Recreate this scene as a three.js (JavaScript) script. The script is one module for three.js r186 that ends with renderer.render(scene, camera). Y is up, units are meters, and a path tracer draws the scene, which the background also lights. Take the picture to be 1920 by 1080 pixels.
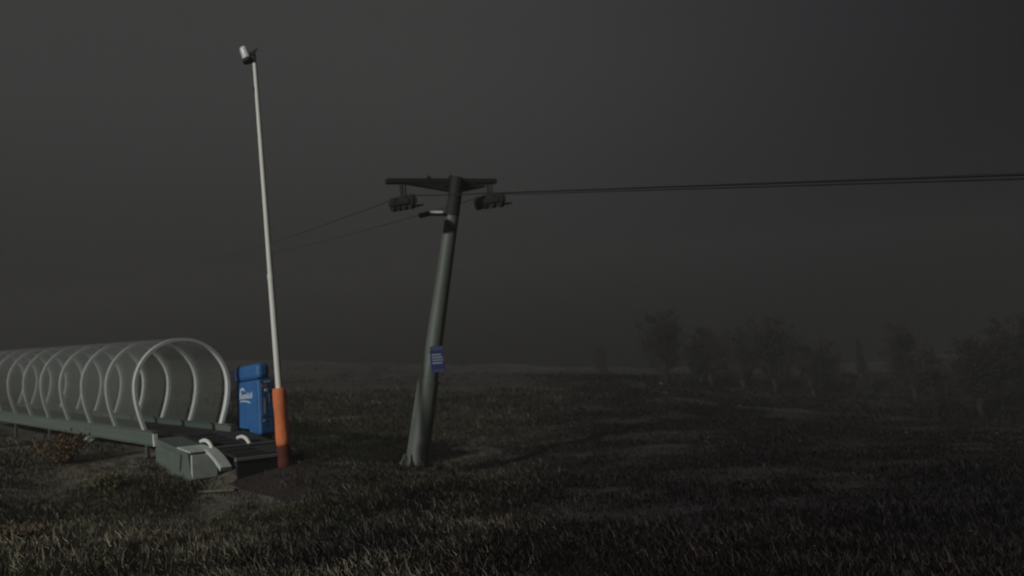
import * as THREE from 'three';
import { mergeGeometries } from 'three/addons/utils/BufferGeometryUtils.js';
import { RoundedBoxGeometry } from 'three/addons/geometries/RoundedBoxGeometry.js';

// ---------- camera, sky, light, exposure ----------
const scene = new THREE.Scene();
const camera = new THREE.PerspectiveCamera(40, 16 / 9, 0.1, 900);
camera.position.set(0, 1.6, 0);
camera.rotation.order = 'YXZ';
camera.focus = 4.5; camera.userData.fStop = 1.8;
camera.rotation.set(THREE.MathUtils.degToRad(8.06), 0, THREE.MathUtils.degToRad(-5));

const renderer = new THREE.WebGLRenderer({ antialias: true });
renderer.toneMapping = THREE.LinearToneMapping;
renderer.toneMappingExposure = 1;
renderer.shadowMap.enabled = true;

const smooth = (x, a, b) => { const t = Math.min(1, Math.max(0, (x - a) / (b - a))); return t * t * (3 - 2 * t); };
const lerp = (a, b, t) => a + (b - a) * t;
const hash = (x, y) => { let n = Math.imul(x | 0, 374761393) + Math.imul(y | 0, 668265263); n = Math.imul(n ^ (n >>> 13), 1274126177); return ((n ^ (n >>> 16)) >>> 0) / 4294967296; };
const noise = (x, y) => { const i = Math.floor(x), j = Math.floor(y), u = x - i, v = y - j, s = u * u * (3 - 2 * u), t = v * v * (3 - 2 * v); return lerp(lerp(hash(i, j), hash(i + 1, j), s), lerp(hash(i, j + 1), hash(i + 1, j + 1), s), t); };
const fbm = (x, y, n = 4) => { let a = 0.5, s = 0, w = 0; for (let k = 0; k < n; k++) { s += a * noise(x, y); w += a; a *= 0.5; x = x * 2.03 + 17.1; y = y * 2.03 + 9.7; } return s / w; };

{ // night fog sky: a grey glow that is strongest over the lit side (left and behind) and dies away to the right and to the horizon
  const W = 512, H = 256, data = new Float32Array(W * H * 4);
  for (let j = 0; j < H; j++) for (let i = 0; i < W; i++) {
    const el = ((j + 0.5) / H - 0.5) * 180, az = ((i + 0.5) / W - 0.25) * 360; // az 0 is straight ahead, positive to the right
    let a = ((az + 35 + 540) % 360) - 180;                                       // from the middle of the glow
    a = Math.abs(a);
    const side = 1 - 0.90 * smooth(a, 26, 92);
    const up = (lerp(0.0012, 0.036, smooth(el, -2, 25)) + 0.010 * smooth(el, 10, 50)) * (0.95 + 0.1 * fbm(Math.cos(az / 57.3) * 3 + 9, el * 0.06 + Math.sin(az / 57.3) * 2.4, 4));
    const l = up * side, w = smooth(a, 28, 80);
    const k = (j * W + i) * 4;
    data[k] = l * lerp(1.01, 0.99, w); data[k + 1] = l * lerp(0.985, 0.94, w); data[k + 2] = l * lerp(0.98, 1.12, w); data[k + 3] = 1;
  }
  const t = new THREE.DataTexture(data, W, H, THREE.RGBAFormat, THREE.FloatType);
  t.mapping = THREE.EquirectangularReflectionMapping; t.magFilter = THREE.LinearFilter; t.minFilter = THREE.LinearFilter; t.needsUpdate = true;
  scene.background = t; scene.environment = t;
}
const sun = new THREE.DirectionalLight(0xfffdf4, 1.6);
{
  const az = THREE.MathUtils.degToRad(35), el = THREE.MathUtils.degToRad(20);
  const d = new THREE.Vector3(-Math.sin(az) * Math.cos(el), Math.sin(el), Math.cos(az) * Math.cos(el));
  sun.target.position.set(-4, 1, -17);
  sun.position.copy(sun.target.position).addScaledVector(d, 60);
  sun.castShadow = true; sun.shadow.radius = 5; sun.shadow.mapSize.set(4096, 4096);
  Object.assign(sun.shadow.camera, { left: -40, right: 40, top: 40, bottom: -40, near: 1, far: 200 });
  scene.add(sun, sun.target);
}
scene.fog = new THREE.FogExp2(0xd4d4d6, 0.0023);

// ---------- helpers ----------
let seed = 7;
const rnd = () => { seed = (seed + 0x6d2b79f5) | 0; let t = Math.imul(seed ^ (seed >>> 15), 1 | seed); t = (t + Math.imul(t ^ (t >>> 7), 61 | t)) ^ t; return ((t ^ (t >>> 14)) >>> 0) / 4294967296; };
const rr = (a, b) => a + (b - a) * rnd();
const used = {};
const numbered = (n) => { const k = used[n] = (used[n] ?? -1) + 1; return k ? `${n}_${String(k).padStart(3, '0')}` : n; };
function tag(o, label, category, group, kind) { if (label) o.userData.label = label; if (category) o.userData.category = category; if (group) o.userData.group = group; if (kind) o.userData.kind = kind; return o; }
function thing(name, label, category, pos = [0, 0, 0], turn = 0, group) {
  const o = new THREE.Group(); o.name = numbered(name); o.position.set(...pos); o.rotation.y = turn; scene.add(o);
  return tag(o, label, category, group);
}
function part(name, geo, mat, parent, label) {
  const list = Array.isArray(geo) ? geo : [geo];
  const g = list.length === 1 ? list[0] : mergeGeometries(list.map((q) => { const n = q.index ? q.toNonIndexed() : q; for (const k of Object.keys(n.attributes)) if (!['position', 'normal', 'uv'].includes(k)) n.deleteAttribute(k); return n; }));
  const m = new THREE.Mesh(g, mat); m.name = parent === scene ? numbered(name) : name; m.castShadow = m.receiveShadow = true; parent.add(m);
  if (label) m.userData.label = label;
  return m;
}
const V = (x, y, z) => new THREE.Vector3(x, y, z);
const box = (w, h, d, x = 0, y = 0, z = 0, r = 0.012) => new RoundedBoxGeometry(w, h, d, 2, Math.min(r, w / 2.1, h / 2.1, d / 2.1)).translate(x, y, z);
function bar(p, q, w, h, r = 0.006) { // box beam from p to q: w across (level), h deep
  const d = q.clone().sub(p), L = d.length(), g = new RoundedBoxGeometry(w, h, L, 1, Math.min(r, w / 2.2, h / 2.2));
  const m = new THREE.Matrix4().lookAt(q, p, V(0, 1, 0)).setPosition(p.clone().add(q).multiplyScalar(0.5));
  return g.applyMatrix4(m);
}
function rod(p, q, r1, r2 = r1, n = 12) {
  const d = q.clone().sub(p), g = new THREE.CylinderGeometry(r2, r1, d.length(), n, 1);
  return g.applyQuaternion(new THREE.Quaternion().setFromUnitVectors(V(0, 1, 0), d.clone().normalize())).translate((p.x + q.x) / 2, (p.y + q.y) / 2, (p.z + q.z) / 2);
}
const tube = (pts, r, n = 24, k = 10) => new THREE.TubeGeometry(new THREE.CatmullRomCurve3(pts), n, r, k, false);

// textures (world-size tone and relief)
function noiseTexture(size, fn, srgb) {
  const d = new Uint8Array(size * size * 4);
  for (let y = 0; y < size; y++) for (let x = 0; x < size; x++) { const c = fn(x / size, y / size), k = (y * size + x) * 4; for (let i = 0; i < 3; i++) d[k + i] = Math.max(0, Math.min(255, 255 * (c.length ? c[i] : c))); d[k + 3] = 255; }
  const t = new THREE.DataTexture(d, size, size); t.wrapS = t.wrapT = THREE.RepeatWrapping; t.magFilter = THREE.LinearFilter; t.minFilter = THREE.LinearMipmapLinearFilter; t.generateMipmaps = true; if (srgb) t.colorSpace = THREE.SRGBColorSpace; t.needsUpdate = true;
  return t;
}
const tile = (f, p) => (u, v) => { const a = smooth(u, 0.8, 1), b = smooth(v, 0.8, 1); return lerp(lerp(f(u * p, v * p), f((u - 1) * p, v * p), a), lerp(f(u * p, (v - 1) * p), f((u - 1) * p, (v - 1) * p), a), b); };
const mottle = noiseTexture(256, (u, v) => 0.62 + 0.38 * tile((x, y) => fbm(x, y, 5), 9)(u, v));
const streak = noiseTexture(256, (u, v) => { const s = tile((x, y) => fbm(x * 2.2, y * 0.35, 5), 10)(u, v), s2 = tile((x, y) => fbm(x, y, 4), 22)(u, v); return 0.72 + 0.22 * s + 0.12 * s2; });
const bumps = noiseTexture(256, (u, v) => tile((x, y) => fbm(x, y, 5), 16)(u, v));
const std = (r, g, b, o = {}) => new THREE.MeshStandardMaterial({ color: new THREE.Color().setRGB(r, g, b), roughness: 0.75, ...o });
const M = {
  white: std(0.93, 0.95, 0.91, { map: streak, roughness: 0.5 }),
  rib: std(0.9, 0.94, 0.92, { map: streak, roughness: 0.3 }),
  galvanised: std(0.148, 0.172, 0.155, { map: mottle, roughness: 0.6, metalness: 0.2 }),
  sheet: std(0.150, 0.188, 0.168, { map: mottle, roughness: 0.65 }),
  sheetPale: std(0.26, 0.29, 0.28, { map: mottle, roughness: 0.6 }),
  bright: std(0.70, 0.78, 0.74, { map: mottle, roughness: 0.5 }),
  darkSteel: std(0.014, 0.014, 0.016, { map: mottle, roughness: 0.75 }),
  rubber: std(0.018, 0.018, 0.02, { map: mottle, roughness: 0.9, bumpMap: bumps, bumpScale: 0.004 }),
  mat: std(0.042, 0.030, 0.029, { map: mottle, roughness: 0.95, bumpMap: bumps, bumpScale: 0.006 }),
  concrete: std(0.15, 0.15, 0.13, { map: mottle, roughness: 0.95, bumpMap: bumps, bumpScale: 0.01 }),
  deck: std(0.045, 0.05, 0.048, { map: mottle, roughness: 0.8 }),
  blue: std(0.042, 0.185, 0.50, { map: mottle, roughness: 0.5 }),
  blueDark: std(0.024, 0.09, 0.26, { map: mottle, roughness: 0.6 }),
  orange: std(0.93, 0.26, 0.09, { map: mottle, roughness: 0.75, bumpMap: bumps, bumpScale: 0.006 }),
  orangeDark: std(0.13, 0.024, 0.014, { map: mottle, roughness: 0.85 }),
  pane: new THREE.MeshPhysicalMaterial({ color: new THREE.Color().setRGB(0.76, 0.80, 0.78), transmission: 0.905, thickness: 0, roughness: 0.18, ior: 1.45, side: THREE.DoubleSide }),
};

// ---------- ground ----------
const control = [[0, 0, 0], [-5.2, -8, 0.33], [4.7, -8, -0.25], [0, -10, 0], [8.3, -14, -0.35], [-2.9, -11, 0.06], [-5.4, -14, 0.47], [-6.2, -14.7, 0.62], [-7.6, -16, 1.12], [-4.5, -15, 0.74], [-2.58, -18.5, 0.04], [3.5, -22, 0.1], [-9, -15, 1.12], [-15.5, -23.6, 1.75], [-12, -15, 1.4], [-10, -8, 0.75], [8, -36, 0.8], [5.2, -45, 2.2], [1, -55, 3.3], [-11, -60, 5], [-30, -50, 5.5], [14, -45, 0.8], [18, -32, -0.8], [30, -45, 0], [40, -80, 3], [0, -90, 6], [-60, -90, 12], [20, -70, 2.5], [-40, -20, 4], [25, -10, -1.6], [0, 10, 0], [-20, 5, 1], [20, 10, -1]];
const weights = (() => { // smooth surface through the control heights
  const n = control.length, A = control.map(([x, z, h]) => [...control.map(([p, q]) => -Math.sqrt((x - p) ** 2 + (z - q) ** 2 + 4)), 1, h]);
  A.push([...Array(n).fill(1), 0, 0]);
  for (let i = 0; i <= n; i++) {
    let p = i; for (let j = i; j <= n; j++) if (Math.abs(A[j][i]) > Math.abs(A[p][i])) p = j;
    [A[i], A[p]] = [A[p], A[i]];
    for (let j = 0; j <= n; j++) if (j !== i) { const f = A[j][i] / A[i][i]; for (let k = i; k <= n + 1; k++) A[j][k] -= f * A[i][k]; }
  }
  return A.map((r, i) => r[n + 1] / r[i]);
})();
function groundAt(x, z) {
  let h = weights[control.length];
  control.forEach(([p, q], i) => { h += weights[i] * -Math.sqrt((x - p) ** 2 + (z - q) ** 2 + 4); });
  const d = Math.hypot(x, z);
  h += (fbm(x * 0.9 + 40, z * 0.9 + 11, 3) - 0.5) * 0.12 + (fbm(x * 0.16 + 3, z * 0.16 + 8, 3) - 0.5) * 0.9 * smooth(d, 22, 55);
  return h;
}
{
  const nx = 380, nz = 320, g = new THREE.PlaneGeometry(1, 1, nx, nz).rotateX(-Math.PI / 2), p = g.attributes.position, uv = g.attributes.uv, col = new Float32Array(p.count * 3);
  for (let i = 0; i < p.count; i++) {
    const u = p.getX(i) * 2, v = p.getZ(i) + 0.5; // finer cells near the camera
    const x = Math.sign(u) * (28 * Math.abs(u) + 22 * Math.abs(u) ** 3), z = 10 - (45 * (1 - v) + 37 * (1 - v) ** 3);
    p.setXYZ(i, x, groundAt(x, z), z); uv.setXY(i, x / 2.3, z / 2.3);
    const left = smooth(x + z * 0.12, 0.5, -5.5), s = (0.45 + 1.1 * fbm(x * 0.55, z * 0.55, 4)) * lerp(1, 0.24, smooth(Math.hypot(x, z), 20, 44)), q = fbm(x * 0.21 + 70, z * 0.21 + 31, 3);  // lamp falloff painted in: paler at left, darker to the right and far off
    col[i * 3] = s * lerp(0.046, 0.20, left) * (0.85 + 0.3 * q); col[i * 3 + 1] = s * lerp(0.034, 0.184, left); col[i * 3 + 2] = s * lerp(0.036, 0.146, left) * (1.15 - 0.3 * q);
  }
  g.setAttribute('color', new THREE.BufferAttribute(col, 3)); g.computeVertexNormals();
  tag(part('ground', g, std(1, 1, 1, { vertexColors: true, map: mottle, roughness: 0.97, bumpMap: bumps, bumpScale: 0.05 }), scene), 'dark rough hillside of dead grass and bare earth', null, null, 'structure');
}
{ // pale worn track over the slope at the right
  const pts = [[1.2, -53], [4, -47.5], [6.4, -41.5], [8.2, -35.5], [12.5, -32.5], [18, -31]], c = new THREE.CatmullRomCurve3(pts.map(([x, z]) => V(x, 0, z))), n = 90, pos = [], idx = [], uv = [];
  for (let i = 0; i <= n; i++) {
    const q = c.getPoint(i / n), t = c.getTangent(i / n), w = 0.55 + 0.4 * noise(i * 0.2, 4);
    for (const k of [-1, 0, 1]) { const x = q.x - t.z * k * w, z = q.z + t.x * k * w; pos.push(x, groundAt(x, z) + (k ? 0.01 : 0.05), z); uv.push(k, i * 0.3); }
    if (i) { const b = i * 3; for (const k of [0, 1]) idx.push(b - 3 + k, b + k, b - 2 + k, b + k, b + 1 + k, b - 2 + k); }
  }
  const g = new THREE.BufferGeometry(); g.setAttribute('position', new THREE.Float32BufferAttribute(pos, 3)); g.setAttribute('uv', new THREE.Float32BufferAttribute(uv, 2)); g.setIndex(idx); g.computeVertexNormals();
  if (g.attributes.normal.getY(0) < 0) { const a = g.index.array; for (let i = 0; i < a.length; i += 3) [a[i], a[i + 1]] = [a[i + 1], a[i]]; g.computeVertexNormals(); }
  tag(part('track', g, std(0.05, 0.052, 0.06, { map: mottle, roughness: 0.95, side: THREE.DoubleSide }), scene), 'pale worn track crossing the slope towards the dark trees', null, null, 'structure');
}

// ---------- the conveyor lift: local axes X = downhill along the belt, Z = towards the near side ----------
const origin = V(-7.573, 0.65, -16), turn = THREE.MathUtils.degToRad(-44), F = 1.003; // F: height of the foot line over the group's base at X = 0
const local = (x, z) => { const c = Math.cos(turn), s = Math.sin(turn), dx = x - origin.x, dz = z - origin.z; return [dx * c - dz * s, dx * s + dz * c]; };
const worldXZ = (t, s) => { const c = Math.cos(turn), n = Math.sin(turn), z = -s; return [origin.x + t * c + z * n, origin.z - t * n + z * c]; };
const floorAt = (t, s) => groundAt(...worldXZ(t, s)) - origin.y;
const L = (t, s, y) => V(t, F + y, -s);
const foot = (t) => -0.087 * t;                       // foot line of the arches
const MID = 0.79;

{
  const g = thing('covered_tunnel', 'clear arched tunnel on white ribs over the uphill conveyor lift', 'tunnel', origin.toArray(), turn);
  const outline = (grow = 0, n = 40) => { // arch section, from the near foot over the top to the far foot: (s, height)
    const out = [];
    for (let i = 0; i <= 8; i++) { const k = i / 8; out.push([-(0.80 + 0.175 * Math.sin(k * Math.PI / 2)) - grow, 0.84 * k]); }
    for (let i = 1; i < n; i++) { const a = Math.PI * i / n; out.push([-Math.cos(a) * (0.975 + grow), 0.84 + Math.sin(a) * (0.975 + grow)]); }
    for (let i = 8; i >= 0; i--) { const k = i / 8; out.push([(0.80 + 0.175 * Math.sin(k * Math.PI / 2)) + grow, 0.84 * k]); }
    return out.map(([s, h]) => [s + MID, h]);
  };
  const band = (t0, t1, inner, outer, raise) => { // sweep of the arch section between two places along the belt
    const a = outline(inner), b = outline(outer), pos = [], idx = [], n = a.length;
    for (let i = 0; i < n; i++) for (const [q, t] of [[a[i], t0], [a[i], t1], [b[i], t1], [b[i], t0]]) pos.push(t, F + raise(t) + q[1], -q[0]);
    for (let i = 0; i + 1 < n; i++) for (let k = 0; k < 4; k++) { const p = i * 4 + k, q = i * 4 + (k + 1) % 4; idx.push(p, p + 4, q, q, p + 4, q + 4); }
    idx.push(0, 1, 2, 0, 2, 3); const e = (n - 1) * 4; idx.push(e, e + 2, e + 1, e, e + 3, e + 2);
    const geo = new THREE.BufferGeometry(); geo.setAttribute('position', new THREE.Float32BufferAttribute(pos, 3)); geo.setIndex(idx);
    const flat = geo.toNonIndexed(); flat.computeVertexNormals();
    flat.setAttribute('uv', new THREE.Float32BufferAttribute(Array.from({ length: flat.attributes.position.count * 2 }, (_, i) => { const v = i >> 1; return i % 2 ? flat.attributes.position.getY(v) : flat.attributes.position.getX(v) * 1.7; }), 2));
    return flat;
  };
  const sheet = (t0, t1) => { // one clear roof sheet, thin
    const a = outline(0.034, 48), pos = [], idx = [], n = a.length;
    for (let i = 0; i < n; i++) for (const t of [t0, t1]) pos.push(t, F + foot(t) + a[i][1], -a[i][0]);
    for (let i = 0; i + 1 < n; i++) idx.push(i * 2, i * 2 + 2, i * 2 + 1, i * 2 + 1, i * 2 + 2, i * 2 + 3);
    const geo = new THREE.BufferGeometry(); geo.setAttribute('position', new THREE.Float32BufferAttribute(pos, 3)); geo.setIndex(idx); geo.computeVertexNormals();
    return geo;
  };
  const STEP = 1.555, N = 11;
  for (let k = 0; k < N; k++) part('rib', band(-k * STEP - 0.065, -k * STEP + 0.065, -0.03, 0.03, foot), M.rib, g);
  for (let k = 0; k < N - 1; k++) part('pane', sheet(-(k + 1) * STEP, -k * STEP), M.pane, g);
  const end = -(N - 1) * STEP - 0.1;
  for (const s of [0, 2 * MID]) {
    part('side_rail', [bar(L(end, s, foot(end) - 0.14), L(0.5, s, foot(0.5) - 0.14), 0.07, 0.25), bar(L(end, s, foot(end) - 0.005), L(0.5, s, foot(0.5) - 0.005), 0.15, 0.02), bar(L(end, s, foot(end) - 0.275), L(0.5, s, foot(0.5) - 0.275), 0.13, 0.02)], M.sheet, g);
    for (const t of [0.12, -3.1, -6.2, -9.3, -12.4]) { const b = floorAt(t, s) - F - 0.15, top = foot(t) - 0.285; if (b < top) part('leg', [bar(L(t, s, b), L(t, s, top), 0.07, 0.07), box(0.2, 0.02, 0.2, t, F + floorAt(t, s) - F + 0.01, -s)], M.galvanised, g); }
  }
  part('end_post', bar(L(0.53, 0, -0.34), L(0.5, 0, -0.1), 0.085, 0.05), M.white, g);
}
{
  const g = thing('conveyor_lift', 'grey conveyor lift with black belt and sloping loading end before the tunnel', 'conveyor lift', origin.toArray(), turn);
  const D = (t) => t < 0.5 ? foot(t) - 0.08 : -0.17 - 0.205 * (t - 0.5);            // deck height over the foot line
  // belt: up through the tunnel
  const belt = []; for (const [a, b] of [[-15.6, 0.5], [0.5, 2.72]]) belt.push(bar(L(a, 0.86, D(a) - 0.02), L(b, 0.86, D(b) - 0.02), 0.62, 0.05, 0.004));
  belt.push(rod(L(2.72, 0.55, D(2.72) - 0.1), L(2.72, 1.17, D(2.72) - 0.1), 0.09, 0.09, 20));
  part('belt', belt, M.rubber, g);
  for (let t = 0.75; t < 2.7; t += 0.31) part('belt_cleat', bar(L(t, 0.57, D(t) + 0.012), L(t, 1.15, D(t) + 0.012), 0.03, 0.015, 0.003), M.rubber, g);
  for (const [s, w] of [[0.30, 0.45], [1.40, 0.42]]) part('deck_plate', bar(L(-15.6, s, D(-15.6) - 0.035), L(0.5, s, D(0.5) - 0.035), w, 0.03), M.deck, g);
  part('deck_plate', bar(L(0.5, 1.49, D(0.5) - 0.03), L(2.62, 1.49, D(2.62) - 0.03), 0.58, 0.03), M.deck, g);
  // near side housing: a sloping grey sheet box
  const shape = new THREE.Shape([[0.52, F + D(0.52) - 0.03], [1.93, F + D(1.93) - 0.03], [2.08, F + D(1.93) - 0.5], [1.9, F + D(1.93) - 0.56], [0.52, F - 0.68]].map(([x, y]) => new THREE.Vector2(x, y)));
  const hs = new THREE.ExtrudeGeometry(shape, { depth: 0.5, bevelEnabled: true, bevelSize: 0.015, bevelThickness: 0.015, bevelSegments: 2 }).translate(0, 0, -0.515);
  const housing = part('housing', hs, M.sheet, g, 'grey green sheet metal housing of the conveyor drive');
  part('access_panel', bar(L(0.75, -0.02, -0.46), L(1.7, -0.02, -0.66), 0.02, 0.3), M.sheet, housing);
  part('front_panel', bar(L(2.07, 0.02, D(1.93) - 0.29), L(2.07, 0.50, D(1.93) - 0.29), 0.05, 0.44, 0.012), M.bright, housing, 'pale front panel of the housing');
  // pale lid that runs over the end of the housing as a sloping tongue
  part('lid', bar(L(1.5, 0.26, D(1.5) - 0.008), L(2.07, 0.26, D(2.07) + 0.004), 0.52, 0.03, 0.012), M.bright, g, 'pale metal lid on the end of the housing');
  const lip = new THREE.Shape(); lip.moveTo(2.0, F + D(2.0) + 0.014); lip.quadraticCurveTo(2.34, F + D(2.2) - 0.05, 2.62, F + D(2.62) - 0.20); lip.lineTo(2.60, F + D(2.62) - 0.25); lip.quadraticCurveTo(2.30, F + D(2.2) - 0.10, 2.0, F + D(2.0) - 0.03);
  part('tongue', new THREE.ExtrudeGeometry(lip, { depth: 0.2, bevelEnabled: true, bevelSize: 0.01, bevelThickness: 0.01, bevelSegments: 2, curveSegments: 10 }).translate(0, 0.012, -0.51), M.bright, g, 'pale metal tongue curving down past the end of the housing');
  // guard tubes beside the belt
  for (const s of [0.5, 1.25]) part('guard_tube', tube([L(1.42, s, D(1.42) + 0.045), L(1.6, s, D(1.6) + 0.10), L(1.78, s, D(1.78) + 0.085), L(1.9, s, D(1.9) + 0.0), L(1.95, s, D(1.95) - 0.10)], 0.036, 20, 12), M.white, g, 'short white bent tube beside the belt');
  // cross edges of the loading plates
  part('cross_bar', bar(L(1.95, 0.5, D(1.95) + 0.022), L(1.95, 1.78, D(1.95) + 0.022), 0.06, 0.03), M.sheetPale, g);
  part('cross_bar', bar(L(2.86, 0.47, D(2.66) - 0.06), L(2.86, 1.78, D(2.66) - 0.06), 0.06, 0.06), M.sheetPale, g);
  part('front_apron', bar(L(2.85, 0.5, D(2.66) - 0.315), L(2.85, 1.78, D(2.66) - 0.315), 0.03, 0.44), M.darkSteel, g);
  part('side_rail', bar(L(0.5, 1.81, D(0.5) - 0.1), L(2.86, 1.81, D(2.86) - 0.1), 0.06, 0.2), M.darkSteel, g);
  for (const [t, s] of [[0.7, 0.6], [0.7, 1.75], [2.5, 0.7], [2.5, 1.75], [1.9, 0.1], [1.9, 0.42], [0.62, 0.1]]) { const b = floorAt(t, s) - F - 0.12, top = D(t) - (s < 0.5 ? 0.42 : 0.06); if (b < top) part('leg', bar(L(t, s, b), L(t, s, top), 0.07, 0.07), M.darkSteel, g); }
}
{ // rubber mat in front of the belt
  const pos = [], uv = [], idx = [], n = 40, m = 12;
  for (let i = 0; i <= n; i++) for (let j = 0; j <= m; j++) { const t = 2.9 + 3.2 * i / n, s = 0.3 + 1.4 * j / m, [x, z] = worldXZ(t, s); pos.push(x, groundAt(x, z) + 0.035 + 0.012 * noise(i * 0.7, j * 0.7), z); uv.push(t, s); }
  for (let i = 0; i < n; i++) for (let j = 0; j < m; j++) { const b = i * (m + 1) + j; idx.push(b, b + 1, b + m + 1, b + 1, b + m + 2, b + m + 1); }
  const g = new THREE.BufferGeometry(); g.setAttribute('position', new THREE.Float32BufferAttribute(pos, 3)); g.setAttribute('uv', new THREE.Float32BufferAttribute(uv, 2)); g.setIndex(idx); g.computeVertexNormals();
  M.mat.side = THREE.DoubleSide;
  tag(part('entry_mat', g, M.mat, scene), 'worn reddish brown rubber mat on the ground before the conveyor belt', 'mat');
}
{ // plank on the grass
  const y0 = groundAt(-5.69, -13.98), y1 = groundAt(-5.05, -13.9);
  const g = thing('plank', 'short pale plank lying in the grass below the grey housing', 'plank', [-5.4, Math.max(y0, y1), -13.95]);
  part('board', bar(V(-0.3, 0.035 + y0 - Math.max(y0, y1), -0.02), V(0.36, 0.035 + y1 - Math.max(y0, y1), 0.04), 0.12, 0.035), std(0.16, 0.15, 0.11, { map: streak }), g);
}

// ---------- blue control cabinet ----------
{
  const [cx, cz] = worldXZ(0.36, 2.2), gy = groundAt(cx, cz);
  const g = thing('control_cabinet', 'blue control cabinet with white script logo beside the tunnel mouth', 'cabinet', [cx, gy, cz], turn);
  const b = origin.y + F - gy; // foot line of the arches in this frame
  part('plinth', box(0.82, b - 0.32 + 0.15, 0.3, 0, (b - 0.32 - 0.15) / 2, 0, 0.01), M.darkSteel, g);
  const body = part('body', box(1.04, 1.18, 0.37, 0, b - 0.32 + 0.59, 0, 0.06), M.blue, g);
  const hood = part('hood', box(1.16, 0.36, 0.30, -0.09, b + 0.86 + 0.175, 0.02, 0.12), M.blue, g);
  part('hood_edge', box(1.17, 0.025, 0.31, -0.09, b + 0.885, 0.02, 0.008), M.blueDark, hood);
  part('door', box(0.90, 0.98, 0.016, 0.0, b + 0.24, 0.188, 0.006), M.blue, body);
  for (const y of [0.55, -0.05]) part('hinge', box(0.02, 0.09, 0.02, -0.46, b + y, 0.194, 0.004), M.blueDark, body);
  // logo on the side that faces the slope
  const c = document.createElement('canvas'); c.width = 512; c.height = 320; const k = c.getContext('2d');
  k.clearRect(0, 0, 512, 320); k.strokeStyle = '#eef4f6'; k.fillStyle = '#eef4f6'; k.lineCap = 'round';
  k.lineWidth = 26; k.beginPath(); k.arc(165, 120, 74, Math.PI * 0.95, Math.PI * 1.85); k.stroke();
  k.font = 'italic bold 132px serif'; k.fillText('Sunkid', 40, 222);
  k.lineWidth = 16; k.beginPath(); k.moveTo(90, 262); k.quadraticCurveTo(260, 252, 430, 300); k.stroke();
  const t = new THREE.CanvasTexture(c); t.colorSpace = THREE.SRGBColorSpace;
  const logo = new THREE.Mesh(new THREE.PlaneGeometry(0.64, 0.40), new THREE.MeshStandardMaterial({ map: t, transparent: true, roughness: 0.6 }));
  logo.name = 'logo'; logo.position.set(-0.06, b + 0.56, 0.1985); logo.userData.label = 'white script lettering with an arc above it'; body.add(logo);
  // controls on the end that faces the loading plates
  const X = 0.522;
  part('control_panel', box(0.02, 0.72, 0.27, X, b + 0.42, 0, 0.006), M.blue, body);
  part('top_label', box(0.008, 0.045, 0.15, X + 0.013, b + 0.80, -0.03, 0.002), std(0.42, 0.5, 0.52), body);
  part('warning_plate', box(0.008, 0.06, 0.13, X + 0.013, b + 0.71, 0.05, 0.002), std(0.42, 0.16, 0.07), body);
  part('push_button', new THREE.CylinderGeometry(0.035, 0.035, 0.03, 20).rotateZ(Math.PI / 2).translate(X + 0.024, b + 0.62, 0.02), std(0.55, 0.6, 0.6), body);
  part('instruction_strip', box(0.008, 0.34, 0.05, X + 0.013, b + 0.29, 0.055, 0.002), std(0.34, 0.38, 0.42, { map: mottle }), body);
  part('instruction_strip', box(0.008, 0.26, 0.03, X + 0.013, b + 0.49, -0.055, 0.002), std(0.26, 0.32, 0.28, { map: mottle }), body);
  part('small_label', box(0.008, 0.035, 0.07, X + 0.003, b - 0.02, 0.075, 0.002), std(0.5, 0.55, 0.58), body);
}

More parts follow.
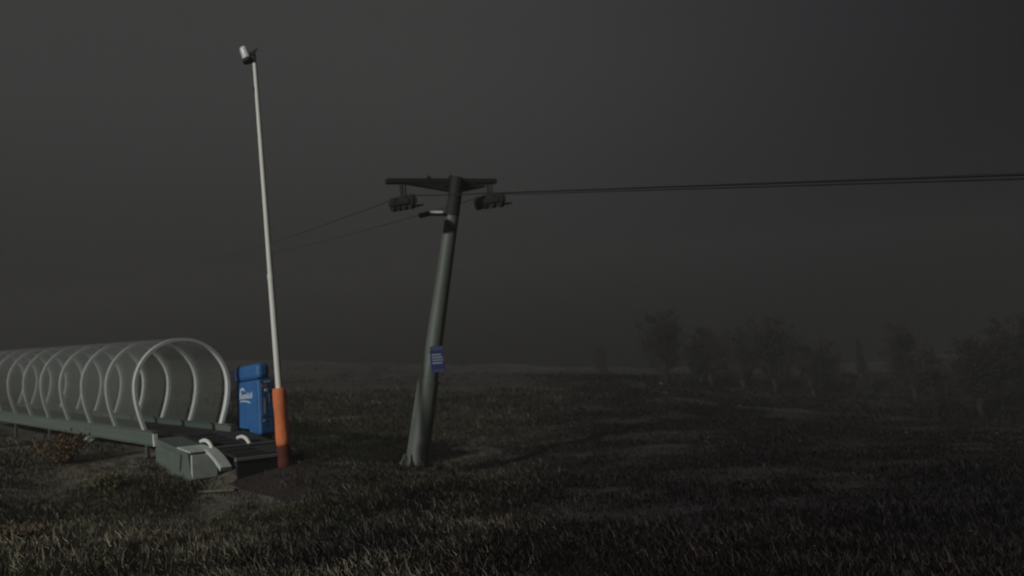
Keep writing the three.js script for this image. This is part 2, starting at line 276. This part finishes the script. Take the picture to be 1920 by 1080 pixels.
// ---------- pole with orange padding ----------
{
  const bx = -4.50, bz = -15, gy = groundAt(bx, bz);
  const g = thing('light_pole', 'tall slim white pole with orange padding at its foot and a lamp on top', 'pole', [bx, gy, bz]);
  const lean = V(-0.24, 8.70 - gy, 0), at = (h) => lean.clone().multiplyScalar(h / lean.y);
  part('pole', [rod(at(-0.3), at(3.6), 0.066, 0.058, 24), rod(at(3.58), at(lean.y), 0.053, 0.041, 24), rod(at(3.55), at(3.66), 0.064, 0.064, 24)], M.white, g);
  const pad = (a, b, r, bulge) => { const pts = []; for (let i = 0; i <= 16; i++) { const u = i / 16, e = Math.min(1, Math.min(u, 1 - u) * 12); pts.push(new THREE.Vector2(r * (0.93 + 0.07 * Math.sqrt(e)) + bulge * Math.sin(u * 9.4) * 0.3, a + (b - a) * u)); } pts.unshift(new THREE.Vector2(0.06, a)); pts.push(new THREE.Vector2(0.06, b)); return new THREE.LatheGeometry(pts, 36).applyMatrix4(new THREE.Matrix4().makeShear(lean.x / lean.y, 0, 0, 0, 0, 0).identity()).rotateZ(Math.atan2(-lean.x, lean.y)); };
  const p = part('padding', pad(0.40, 1.47, 0.128, 0.012), M.orange, g, 'orange padded sleeve around the foot of the pole');
  part('seam', rod(at(0.42).add(V(0.12, 0, 0.055)), at(1.45).add(V(0.12, 0, 0.055)), 0.008), M.orangeDark, p);
  part('shaded_pad_end', pad(0.0, 0.405, 0.124, 0.01), M.orangeDark, g, 'dark red lower end of the padding with shade put into its colour');  // cast shade on the foot of the padding, painted as a darker red
  // lamp head
  const h = at(lean.y).add(V(-0.16, 0.17, 0.02));
  const prof = [[0, 0.20], [0.035, 0.197], [0.062, 0.175], [0.076, 0.135], [0.082, 0.05], [0.088, -0.06], [0.083, -0.06], [0.07, 0.12], [0, 0.15]].map(([x, y]) => new THREE.Vector2(x, y));
  const place = (q) => q.rotateZ(0.30).rotateX(0.12).translate(h.x, h.y, h.z);
  const head = part('lamp_housing', place(new THREE.LatheGeometry(prof, 28)), M.rib, g, 'pale round topped lamp housing');
  part('lamp_rim', place(new THREE.LatheGeometry([[0.07, -0.05], [0.092, -0.055], [0.112, -0.10], [0.112, -0.135], [0.095, -0.14], [0, -0.12]].map(([x, y]) => new THREE.Vector2(x, y)), 28)), M.darkSteel, head);
  part('bracket', [rod(h.clone().add(V(0.06, 0.03, 0)), h.clone().add(V(0.17, 0.03, 0)), 0.045, 0.04), rod(at(lean.y - 0.05), h.clone().add(V(0.16, 0.04, 0)), 0.03), bar(h.clone().add(V(0.12, 0.05, 0)), h.clone().add(V(0.22, 0.14, -0.03)), 0.03, 0.03)], M.darkSteel, g);
  part('clamp', rod(at(lean.y - 0.62).add(V(-0.045, 0, 0.02)), at(lean.y - 0.5).add(V(-0.045, 0, 0.02)), 0.016), M.darkSteel, g);
}

// ---------- lift tower ----------
const A27 = THREE.MathUtils.degToRad(27), along = V(-Math.sin(A27), 0, -Math.cos(A27)), across = V(Math.cos(A27), 0, -Math.sin(A27)); // along: uphill
const sheaves = [];
{
  const base = V(-2.58, groundAt(-2.58, -18.5), -18.5);
  const g = thing('lift_tower', 'leaning grey steel lift tower with a dark crossarm and sheave trains', 'lift tower', base.toArray());
  const top = V(-1.07, 7.0, -18.42).sub(base), at = (h) => top.clone().multiplyScalar(h / top.y);
  const up = top.clone().normalize();
  part('lower_mast', [rod(at(0), at(2.16), 0.26, 0.228, 20), rod(at(2.1), at(2.17), 0.25, 0.25, 20)], M.galvanised, g);
  part('upper_mast', rod(at(2.16), at(top.y - 0.1), 0.205, 0.155, 20), M.galvanised, g);
  part('cable_duct', [bar(at(0.5).add(V(-0.215, 0, 0.08)), at(2.2).add(V(-0.205, 0, 0.08)), 0.09, 0.09)], M.galvanised, g);
  part('footing', new THREE.CylinderGeometry(0.60, 0.66, 0.44, 8).rotateY(0.3).translate(0.05, 0.0, 0), M.concrete, g);
  part('base_plate', new THREE.CylinderGeometry(0.44, 0.44, 0.06, 12).translate(0.02, 0.245, 0), M.galvanised, g);
  for (let i = 0; i < 8; i++) { const a = i * Math.PI / 4 + 0.2, c = V(Math.cos(a), 0, Math.sin(a)); const s = new THREE.Shape([new THREE.Vector2(0.22, 0.27), new THREE.Vector2(0.40, 0.27), new THREE.Vector2(0.255, 0.54), new THREE.Vector2(0.22, 0.54)]); part('gusset', new THREE.ExtrudeGeometry(s, { depth: 0.016, bevelEnabled: false }).translate(0, 0, -0.008).rotateY(-a).translate(0.02, 0, 0), M.galvanised, g); part('anchor_bolt', rod(c.clone().multiplyScalar(0.365).add(V(0.02, 0.26, 0)), c.clone().multiplyScalar(0.365).add(V(0.02, 0.34, 0)), 0.022, 0.022, 6), M.galvanised, g); }
  // crossarm
  const hub = top.clone().add(V(-0.28, -0.05, 0)), arm = (u, dy = 0) => hub.clone().addScaledVector(across, u).add(V(0, dy, 0));
  const armMesh = part('crossarm', [bar(arm(-1.5, -0.10), arm(1.32, 0.03), 0.16, 0.11), bar(arm(-1.0, -0.10), arm(0.25, -0.26), 0.12, 0.09), bar(arm(0.25, -0.26), arm(1.0, -0.08), 0.12, 0.09), bar(arm(-0.75, -0.10), arm(0.75, -0.10), 0.13, 0.12)], M.darkSteel, g, 'dark steel crossarm on top of the tower');
  part('lifting_lug', [bar(arm(-0.48, -0.03), arm(-0.42, 0.06), 0.1, 0.1)], M.darkSteel, armMesh);
  part('lifting_lug', [bar(arm(0.1, 0.0), arm(0.16, 0.10), 0.12, 0.12)], M.darkSteel, armMesh);
  part('shaded_mast_top', [rod(at(top.y - 0.95), at(top.y - 0.02), 0.168, 0.16, 20)], M.darkSteel, g);  // dark sleeve paints the mast top as out of the lamp beam
  for (const u of [-1.14, 1.10]) {
    const c = arm(u, u < 0 ? -0.59 : -0.47), slope = along.clone().add(V(0, 0.2, 0)).normalize();
    const train = part('sheave_beam', [bar(c.clone().addScaledVector(slope, -0.72).addScaledVector(across, 0.09), c.clone().addScaledVector(slope, 0.72).addScaledVector(across, 0.09), 0.025, 0.12), bar(c.clone().addScaledVector(slope, -0.72).addScaledVector(across, -0.09), c.clone().addScaledVector(slope, 0.72).addScaledVector(across, -0.09), 0.025, 0.12)], M.darkSteel, g, u < 0 ? 'left sheave train under the crossarm' : 'right sheave train under the crossarm');
    const axis = new THREE.Quaternion().setFromUnitVectors(V(0, 1, 0), across);
    for (const k of [-0.63, -0.21, 0.21, 0.63]) {
      const q = c.clone().addScaledVector(slope, k).add(V(0, -0.02, 0));
      const w = new THREE.LatheGeometry([[0.03, -0.05], [0.17, -0.05], [0.175, -0.03], [0.15, 0], [0.175, 0.03], [0.17, 0.05], [0.03, 0.05]].map(([x, y]) => new THREE.Vector2(x, y)), 24).applyQuaternion(axis).translate(q.x, q.y, q.z);
      part('sheave_wheel', w, M.rubber, train);
    }
    part('hanger', [bar(arm(u, -0.02), c.clone().add(V(0, 0.03, 0)), 0.08, 0.10), bar(arm(u + 0.1, -0.02), c.clone().addScaledVector(across, 0.1).add(V(0, 0.1, 0)), 0.03, 0.03)], M.darkSteel, g);
    part('cable_catcher', [bar(c.clone().addScaledVector(across, 0.2).addScaledVector(slope, -0.8).add(V(0, -0.1, 0)), c.clone().addScaledVector(across, 0.2).addScaledVector(slope, 0.8).add(V(0, -0.1, 0)), 0.04, 0.05), bar(c.clone().addScaledVector(across, 0.08), c.clone().addScaledVector(across, 0.2).add(V(0, -0.1, 0)), 0.05, 0.04)], M.darkSteel, g);
    sheaves.push(c.clone().add(base));
  }
  // service step on the left of the mast
  const st = top.clone().add(V(-0.56, -0.86, 0.1));
  part('service_bracket', [bar(st.clone().add(V(-0.42, -0.01, 0.02)), st.clone().add(V(0.5, -0.06, -0.05)), 0.07, 0.05), bar(st.clone().add(V(-0.42, -0.04, 0.02)), st.clone().add(V(-0.16, 0.0, 0.02)), 0.14, 0.09)], M.darkSteel, g);
  part('step_plate', bar(st.clone().add(V(-0.14, 0.0, 0.08)), st.clone().add(V(0.16, -0.02, 0.06)), 0.16, 0.055), M.bright, g, 'pale step plate left of the mast');
  // sign
  const sg = thing('tower_sign', 'small blue notice with pale lines of text fixed to the lift tower', 'sign', [-1.845, 2.38, -18.14], 0.12);
  part('panel', box(0.31, 0.60, 0.012, 0.0, 0.3, 0, 0.005), std(0.028, 0.038, 0.17, { roughness: 0.5 }), sg);
  const c = document.createElement('canvas'); c.width = 256; c.height = 512; const k = c.getContext('2d');
  k.fillStyle = '#2a2f68'; k.fillRect(0, 0, 256, 512); k.fillStyle = '#3b4a6a'; k.fillRect(10, 8, 236, 66); k.fillStyle = '#20245c'; k.fillRect(0, 74, 256, 70);
  [[152, 26, 180, 210], [208, 24, 200, 214], [262, 26, 216, 200], [318, 26, 190, 216]].forEach(([y, h, w, v]) => { k.fillStyle = `rgb(${v - 60},${v - 45},${v - 35})`; k.fillRect(28, y, w, h); k.fillStyle = '#2a3a66'; for (const x of [66, 104, 150, 186]) k.fillRect(x + (y % 17), y, 7, h); });
  k.fillStyle = '#1f2160'; k.fillRect(0, 360, 256, 92); k.fillStyle = '#38466a'; k.fillRect(14, 462, 228, 40);
  const t = new THREE.CanvasTexture(c); t.colorSpace = THREE.SRGBColorSpace;
  const face = new THREE.Mesh(new THREE.PlaneGeometry(0.295, 0.585), new THREE.MeshStandardMaterial({ map: t, roughness: 0.6 })); face.name = 'lettering'; face.position.set(0, 0.3, 0.0095); face.userData.label = 'pale illegible lines of text on dark blue'; sg.add(face);
  for (const y of [0.12, 0.48]) part('clamp', box(0.26, 0.03, 0.10, -0.06, y, -0.06, 0.006), M.galvanised, sg);
}
sheaves.forEach((c, i) => {
  const q = c.clone().add(V(0, 0.145, 0)), pts = [];
  for (let d = -24; d <= 46; d += 2) { // downhill past the camera, uphill into the fog
    const slope = d < 0 ? 0.262 : 0.165, sag = d < 0 ? 0 : 0.0004 * d * (d - 46);
    pts.push(q.clone().addScaledVector(along, d).add(V(0, d * slope + sag, 0)));
  }
  tag(part('haul_cable', tube(pts, 0.011, 140, 8), M.darkSteel, scene), i ? 'dark steel haul cable over the right sheave train of the tower' : 'dark steel haul cable over the left sheave train of the tower', 'cable');
});

// ---------- plants ----------
{ // dead grass and low heath, painted paler left and darker right for lamp falloff
  const blade = (n, spread, h, w) => {
    const pos = [], nor = [];
    for (let i = 0; i < n; i++) {
      const a = rnd() * 6.283, r = spread * Math.sqrt(rnd()) * 0.5, x = Math.cos(a) * r, z = Math.sin(a) * r, b = rnd() * 6.283, l = h * rr(0.55, 1), o = l * rr(0.25, 0.8), ca = Math.cos(b), sa = Math.sin(b), wx = -sa * w, wz = ca * w;
      const p0 = [x - wx, 0, z - wz], p1 = [x + wx, 0, z + wz], m0 = [x + ca * o * 0.35 - wx * 0.7, l * 0.6, z + sa * o * 0.35 - wz * 0.7], m1 = [x + ca * o * 0.35 + wx * 0.7, l * 0.6, z + sa * o * 0.35 + wz * 0.7], t = [x + ca * o, l, z + sa * o];
      pos.push(...p0, ...p1, ...m1, ...p0, ...m1, ...m0, ...m0, ...m1, ...t);
      for (let k = 0; k < 9; k++) nor.push(ca * 0.5, 0.8, sa * 0.5);
    }
    const g = new THREE.BufferGeometry(); g.setAttribute('position', new THREE.Float32BufferAttribute(pos, 3)); g.setAttribute('normal', new THREE.Float32BufferAttribute(nor, 3));
    return g;
  };
  const blocked = (x, z) => {
    const [t, lz] = local(x, z), s = -lz;
    if (s > 0.02 && s < 1.85 && t < 2.9 && t > -17) return true;
    if (s > 0.3 && s < 1.7 && t < 6.1 && t > 2.85) return rnd() > 0.45;
    return Math.hypot(x + 2.58, z + 18.0) < 1.15 || Math.hypot(x + 4.5, z + 15) < 0.15;
  };
  const mat = new THREE.MeshStandardMaterial({ color: 0xffffff, roughness: 0.95, side: THREE.DoubleSide });
  const sow = (name, label, geo, count, near, far, keep, colour) => {
    const m = new THREE.InstancedMesh(geo, mat, count), e = new THREE.Object3D(), c = new THREE.Color(); let n = 0, tries = 0;
    while (n < count && tries++ < count * 12) {
      const d = near * Math.pow(far / near, Math.pow(rnd(), 0.85)), a = rr(-0.72, 0.72), x = Math.sin(a) * d, z = -Math.cos(a) * d;
      if (!keep(x, z, d) || blocked(x, z)) continue;
      const clump = fbm(x * 0.8 + 5, z * 0.8 + 60, 3), s = (0.25 + 1.5 * clump) * rr(0.6, 1.4) * (1 + smooth(d, 18, 50) * 1.2);
      e.position.set(x, groundAt(x, z) - 0.015, z); e.rotation.set(rr(-0.2, 0.2), rnd() * 6.283, rr(-0.2, 0.2)); e.scale.set(s * rr(1, 1.5), s, s * rr(1, 1.5)); e.updateMatrix(); m.setMatrixAt(n, e.matrix);
      m.setColorAt(n, colour(c, x, z)); n++;
    }
    m.count = n; m.name = name; m.castShadow = m.receiveShadow = true; scene.add(m);
    tag(m, label, 'grass', null, 'stuff');
  };
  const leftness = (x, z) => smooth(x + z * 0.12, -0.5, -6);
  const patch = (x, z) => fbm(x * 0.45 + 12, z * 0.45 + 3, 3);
  sow('dead_grass', 'olive and straw coloured dead grass on the lit left slope, lamp light put into its pale tone', blade(14, 0.42, 0.088, 0.0045), 74000, 5.5, 40, (x, z) => rnd() < leftness(x, z) * (0.12 + smooth(patch(x, z), 0.34, 0.58)), (c, x, z) => { const b = patch(x, z), s = rr(0.5, 1.15), o = smooth(b, 0.35, 0.65); return c.setRGB(s * lerp(0.32, 0.50, o), s * lerp(0.325, 0.46, o), s * lerp(0.235, 0.32, o)); });
  sow('dimmed_heath', 'low heath and withered grass over the right slope, lamp falloff put into its dark tone', blade(15, 0.48, 0.062, 0.005), 74000, 5.5, 62, (x, z) => rnd() < (1.05 - leftness(x, z)) * (0.15 + smooth(patch(x + 30, z), 0.34, 0.58)), (c, x, z) => { const s = rr(0.4, 1.15), o = smooth(patch(x, z), 0.3, 0.7); return c.setRGB(s * lerp(0.098, 0.142, o), s * lerp(0.076, 0.098, o), s * lerp(0.088, 0.098, o)); });
}
function shrub(name, label, x, z, w, h, colour, count, group) { // many thin stems with small leaves
  const o = thing(name, label, 'shrub', [x, groundAt(x, z), z], 0, group), stems = [], pos = [];
  for (let i = 0; i < 26; i++) {
    const a = rnd() * 6.283, r = w * 0.5 * Math.sqrt(rnd()), l = h * rr(0.6, 1), b = V(Math.cos(a) * r * 0.35, -0.05, Math.sin(a) * r * 0.35), t = V(Math.cos(a) * r, l * (1 - 0.25 * r / w), Math.sin(a) * r), m = b.clone().lerp(t, 0.5).add(V(rr(-0.06, 0.06), rr(0, 0.1), rr(-0.06, 0.06)));
    stems.push(tube([b, m, t], 0.007, 5, 4));
    for (let k = 0; k < count; k++) { const u = rr(0.2, 1.05), q = b.clone().lerp(t, u).add(V(rr(-0.13, 0.13), rr(-0.1, 0.12), rr(-0.13, 0.13))), s = rr(0.018, 0.042), e = V(rr(-1, 1), rr(-1, 1), rr(-1, 1)).normalize(), f = V(rr(-1, 1), rr(-1, 1), rr(-1, 1)).cross(e).normalize(); pos.push(...q.clone().addScaledVector(e, s).toArray(), ...q.clone().addScaledVector(f, s * 0.5).toArray(), ...q.clone().addScaledVector(e, -s).toArray(), ...q.clone().addScaledVector(e, s).toArray(), ...q.clone().addScaledVector(e, -s).toArray(), ...q.clone().addScaledVector(f, -s * 0.5).toArray()); }
  }
  part('stem', stems, std(0.05, 0.035, 0.022), o);
  const g = new THREE.BufferGeometry(); g.setAttribute('position', new THREE.Float32BufferAttribute(pos, 3)); g.computeVertexNormals();
  part('foliage', g, std(...colour, { roughness: 0.95, side: THREE.DoubleSide }), o);
  return o;
}
shrub('dry_shrub', 'rusty brown dry shrub in the grass below the left end of the tunnel', -8.9, -15.3, 1.0, 0.62, [0.15, 0.095, 0.05], 46);
shrub('dry_shrub', 'small olive shrub in the grass left of the grey housing', -7.35, -14.2, 0.55, 0.26, [0.12, 0.11, 0.05], 26);
shrub('dry_shrub', 'low brown tuft at the left edge of the grass', -6.35, -10.1, 0.7, 0.25, [0.14, 0.10, 0.055], 30);
{
  const x = -9.5, z = -17.5, y = groundAt(x, z), g = new THREE.IcosahedronGeometry(0.1, 3), p = g.attributes.position;
  for (let i = 0; i < p.count; i++) { const q = V(p.getX(i), p.getY(i), p.getZ(i)), k = 0.75 + 0.5 * noise(q.x * 17 + 5, q.y * 17 + q.z * 13); p.setXYZ(i, q.x * k * 1.2, q.y * k * 0.65, q.z * k); }
  g.computeVertexNormals();
  const s = part('stone', g, std(0.42, 0.42, 0.4, { map: mottle }), scene); s.position.set(x, y + 0.15, z); tag(s, 'small pale stone in the grass under the tunnel rail', 'stone');
}
// trees: bare brushy broadleaves and spruces on the dark slope at the right
function treeModel(kind) {
  const wood = [], pos = [], H = 1;
  const leaf = (q, s) => { const e = V(rr(-1, 1), rr(-0.8, 0.8), rr(-1, 1)).normalize(), f = V(rr(-1, 1), rr(-1, 1), rr(-1, 1)).cross(e).normalize(), a = q.clone().addScaledVector(e, s), b = q.clone().addScaledVector(e, -s), c = q.clone().addScaledVector(f, s * 0.55), d = q.clone().addScaledVector(f, -s * 0.55); pos.push(...a.toArray(), ...c.toArray(), ...b.toArray(), ...a.toArray(), ...b.toArray(), ...d.toArray()); };
  if (kind === 'spruce') {
    wood.push(rod(V(0, -0.05, 0), V(0.01, 0.98, 0), 0.022, 0.003, 8));
    for (let y = 0.1; y < 0.99; y += 0.028) { const R = 0.21 * Math.pow(1 - y, 0.8) * rr(0.75, 1.15), n = 7; for (let i = 0; i < n; i++) { const a = rnd() * 6.283, r = R * rr(0.6, 1.1), t = V(Math.cos(a) * r, y - r * 0.35, Math.sin(a) * r); wood.push(rod(V(0, y, 0), t, 0.004, 0.001, 4)); for (let k = 0; k < 16; k++) { const u = Math.sqrt(rnd()); leaf(V(0, y, 0).lerp(t, u).add(V(rr(-0.02, 0.02), rr(-0.03, 0.008), rr(-0.02, 0.02))), rr(0.008, 0.02)); } } }
  } else {
    // several stems from the ground, each with rising side twigs
    const stems = 3 + Math.floor(rnd() * 3);
    for (let k = 0; k < stems; k++) {
      const b = rnd() * 6.283, sp = rr(0.05, 0.26), top = rr(0.62, 1), P = (u) => V(Math.cos(b) * sp * u ** 1.4 + 0.012 * Math.sin(u * 9 + k), top * u - 0.03, Math.sin(b) * sp * u ** 1.4 + 0.012 * Math.cos(u * 7 + k));
      wood.push(rod(P(0), P(0.35), 0.016, 0.012, 6), rod(P(0.35), P(0.7), 0.012, 0.007, 6), rod(P(0.7), P(1), 0.007, 0.002, 5));
      for (let i = 0; i < 26; i++) {
        const u = rr(0.16, 0.98), p = P(u), a = rnd() * 6.283, l = rr(0.6, 1.2) * (0.05 + 0.24 * Math.sin(Math.PI * Math.min(1, u * 0.85 + 0.12))), d = V(Math.cos(a), rr(0.3, 1.2), Math.sin(a)).normalize(), q = p.clone().addScaledVector(d, l);
        wood.push(rod(p, q, 0.0045, 0.0015, 4));
        for (let m = 0; m < 5; m++) { const w = rr(0.3, 1), r0 = p.clone().lerp(q, w), r1 = r0.clone().addScaledVector(d.clone().add(V(rr(-0.9, 0.9), rr(-0.3, 0.6), rr(-0.9, 0.9))).normalize(), l * 0.5); wood.push(rod(r0, r1, 0.0022, 0.001, 3)); for (let t = 0; t < 9; t++) leaf(r0.clone().lerp(r1, rnd()).add(V(rr(-0.03, 0.03), rr(-0.03, 0.03), rr(-0.03, 0.03))), rr(0.006, 0.016)); }
      }
    }
  }
  const crown = new THREE.BufferGeometry(); crown.setAttribute('position', new THREE.Float32BufferAttribute(pos, 3)); crown.computeVertexNormals();
  const o = new THREE.Group();
  part('trunk', wood, std(0.012, 0.010, 0.010), o); part('crown', crown, kind === 'spruce' ? std(0.012, 0.015, 0.013, { side: THREE.DoubleSide }) : std(0.012, 0.011, 0.012, { side: THREE.DoubleSide }), o);
  return o;
}
const models = { spruce: [treeModel('spruce'), treeModel('spruce')], bare: [treeModel('bare'), treeModel('bare'), treeModel('bare')] };
[ // kind, model, x, z, height, label
  ['bare', 0, 8.4, -46, 4.6, 'dark bare tree, leftmost of the trees on the right slope'],
  ['bare', 1, 9.9, -44, 3.2, 'low bare tree just right of the leftmost tree'],
  ['bare', 0, 11.4, -48, 4.0, 'small bare tree between the two groups of bare trees'],
  ['bare', 2, 12.6, -45.5, 4.0, 'bare tree just left of the tallest bare tree'],
  ['bare', 0, 14.3, -45, 4.9, 'tallest bare tree behind the end of the pale track'],
  ['bare', 1, 15.6, -43, 3.6, 'rounded bare tree right of the tallest bare tree'],
  ['bare', 2, 17.2, -45, 3.6, 'bare tree left of the short spruce in the thicket'],
  ['spruce', 1, 18.8, -44, 3.2, 'short spruce in the middle of the right hand thicket'],
  ['bare', 1, 20.0, -41, 4.1, 'spreading bare tree in front of the short spruce'],
  ['bare', 2, 16.9, -33, 3.0, 'near bare tree towards the right edge of the view'],
  ['bare', 0, 18.6, -33, 3.6, 'bushy bare tree just left of the nearest dark tree'],
  ['bare', 1, 20.2, -34, 3.8, 'nearest dark tree at the right edge of the view'],
  ['bare', 0, 22.6, -36, 4.5, 'bare tree at the far right behind the nearest dark tree'],
  ['bare', 1, 6.0, -58, 2.6, 'faint bare tree on the crest of the hill'],
  ['bare', 2, 25.0, -52, 4.4, 'faint bare tree far back on the right'],
].forEach(([kind, i, x, z, h, label], n) => {
  const o = models[kind][i].clone(); o.name = numbered(kind === 'spruce' ? 'spruce_tree' : 'bare_tree'); o.position.set(x, groundAt(x, z), z); o.scale.setScalar(h / (kind === 'spruce' ? 1 : 1.02)); o.rotation.y = n * 2.4; scene.add(o);
  tag(o, label, 'tree', 'trees on the dark right slope');
});

renderer.render(scene, camera);
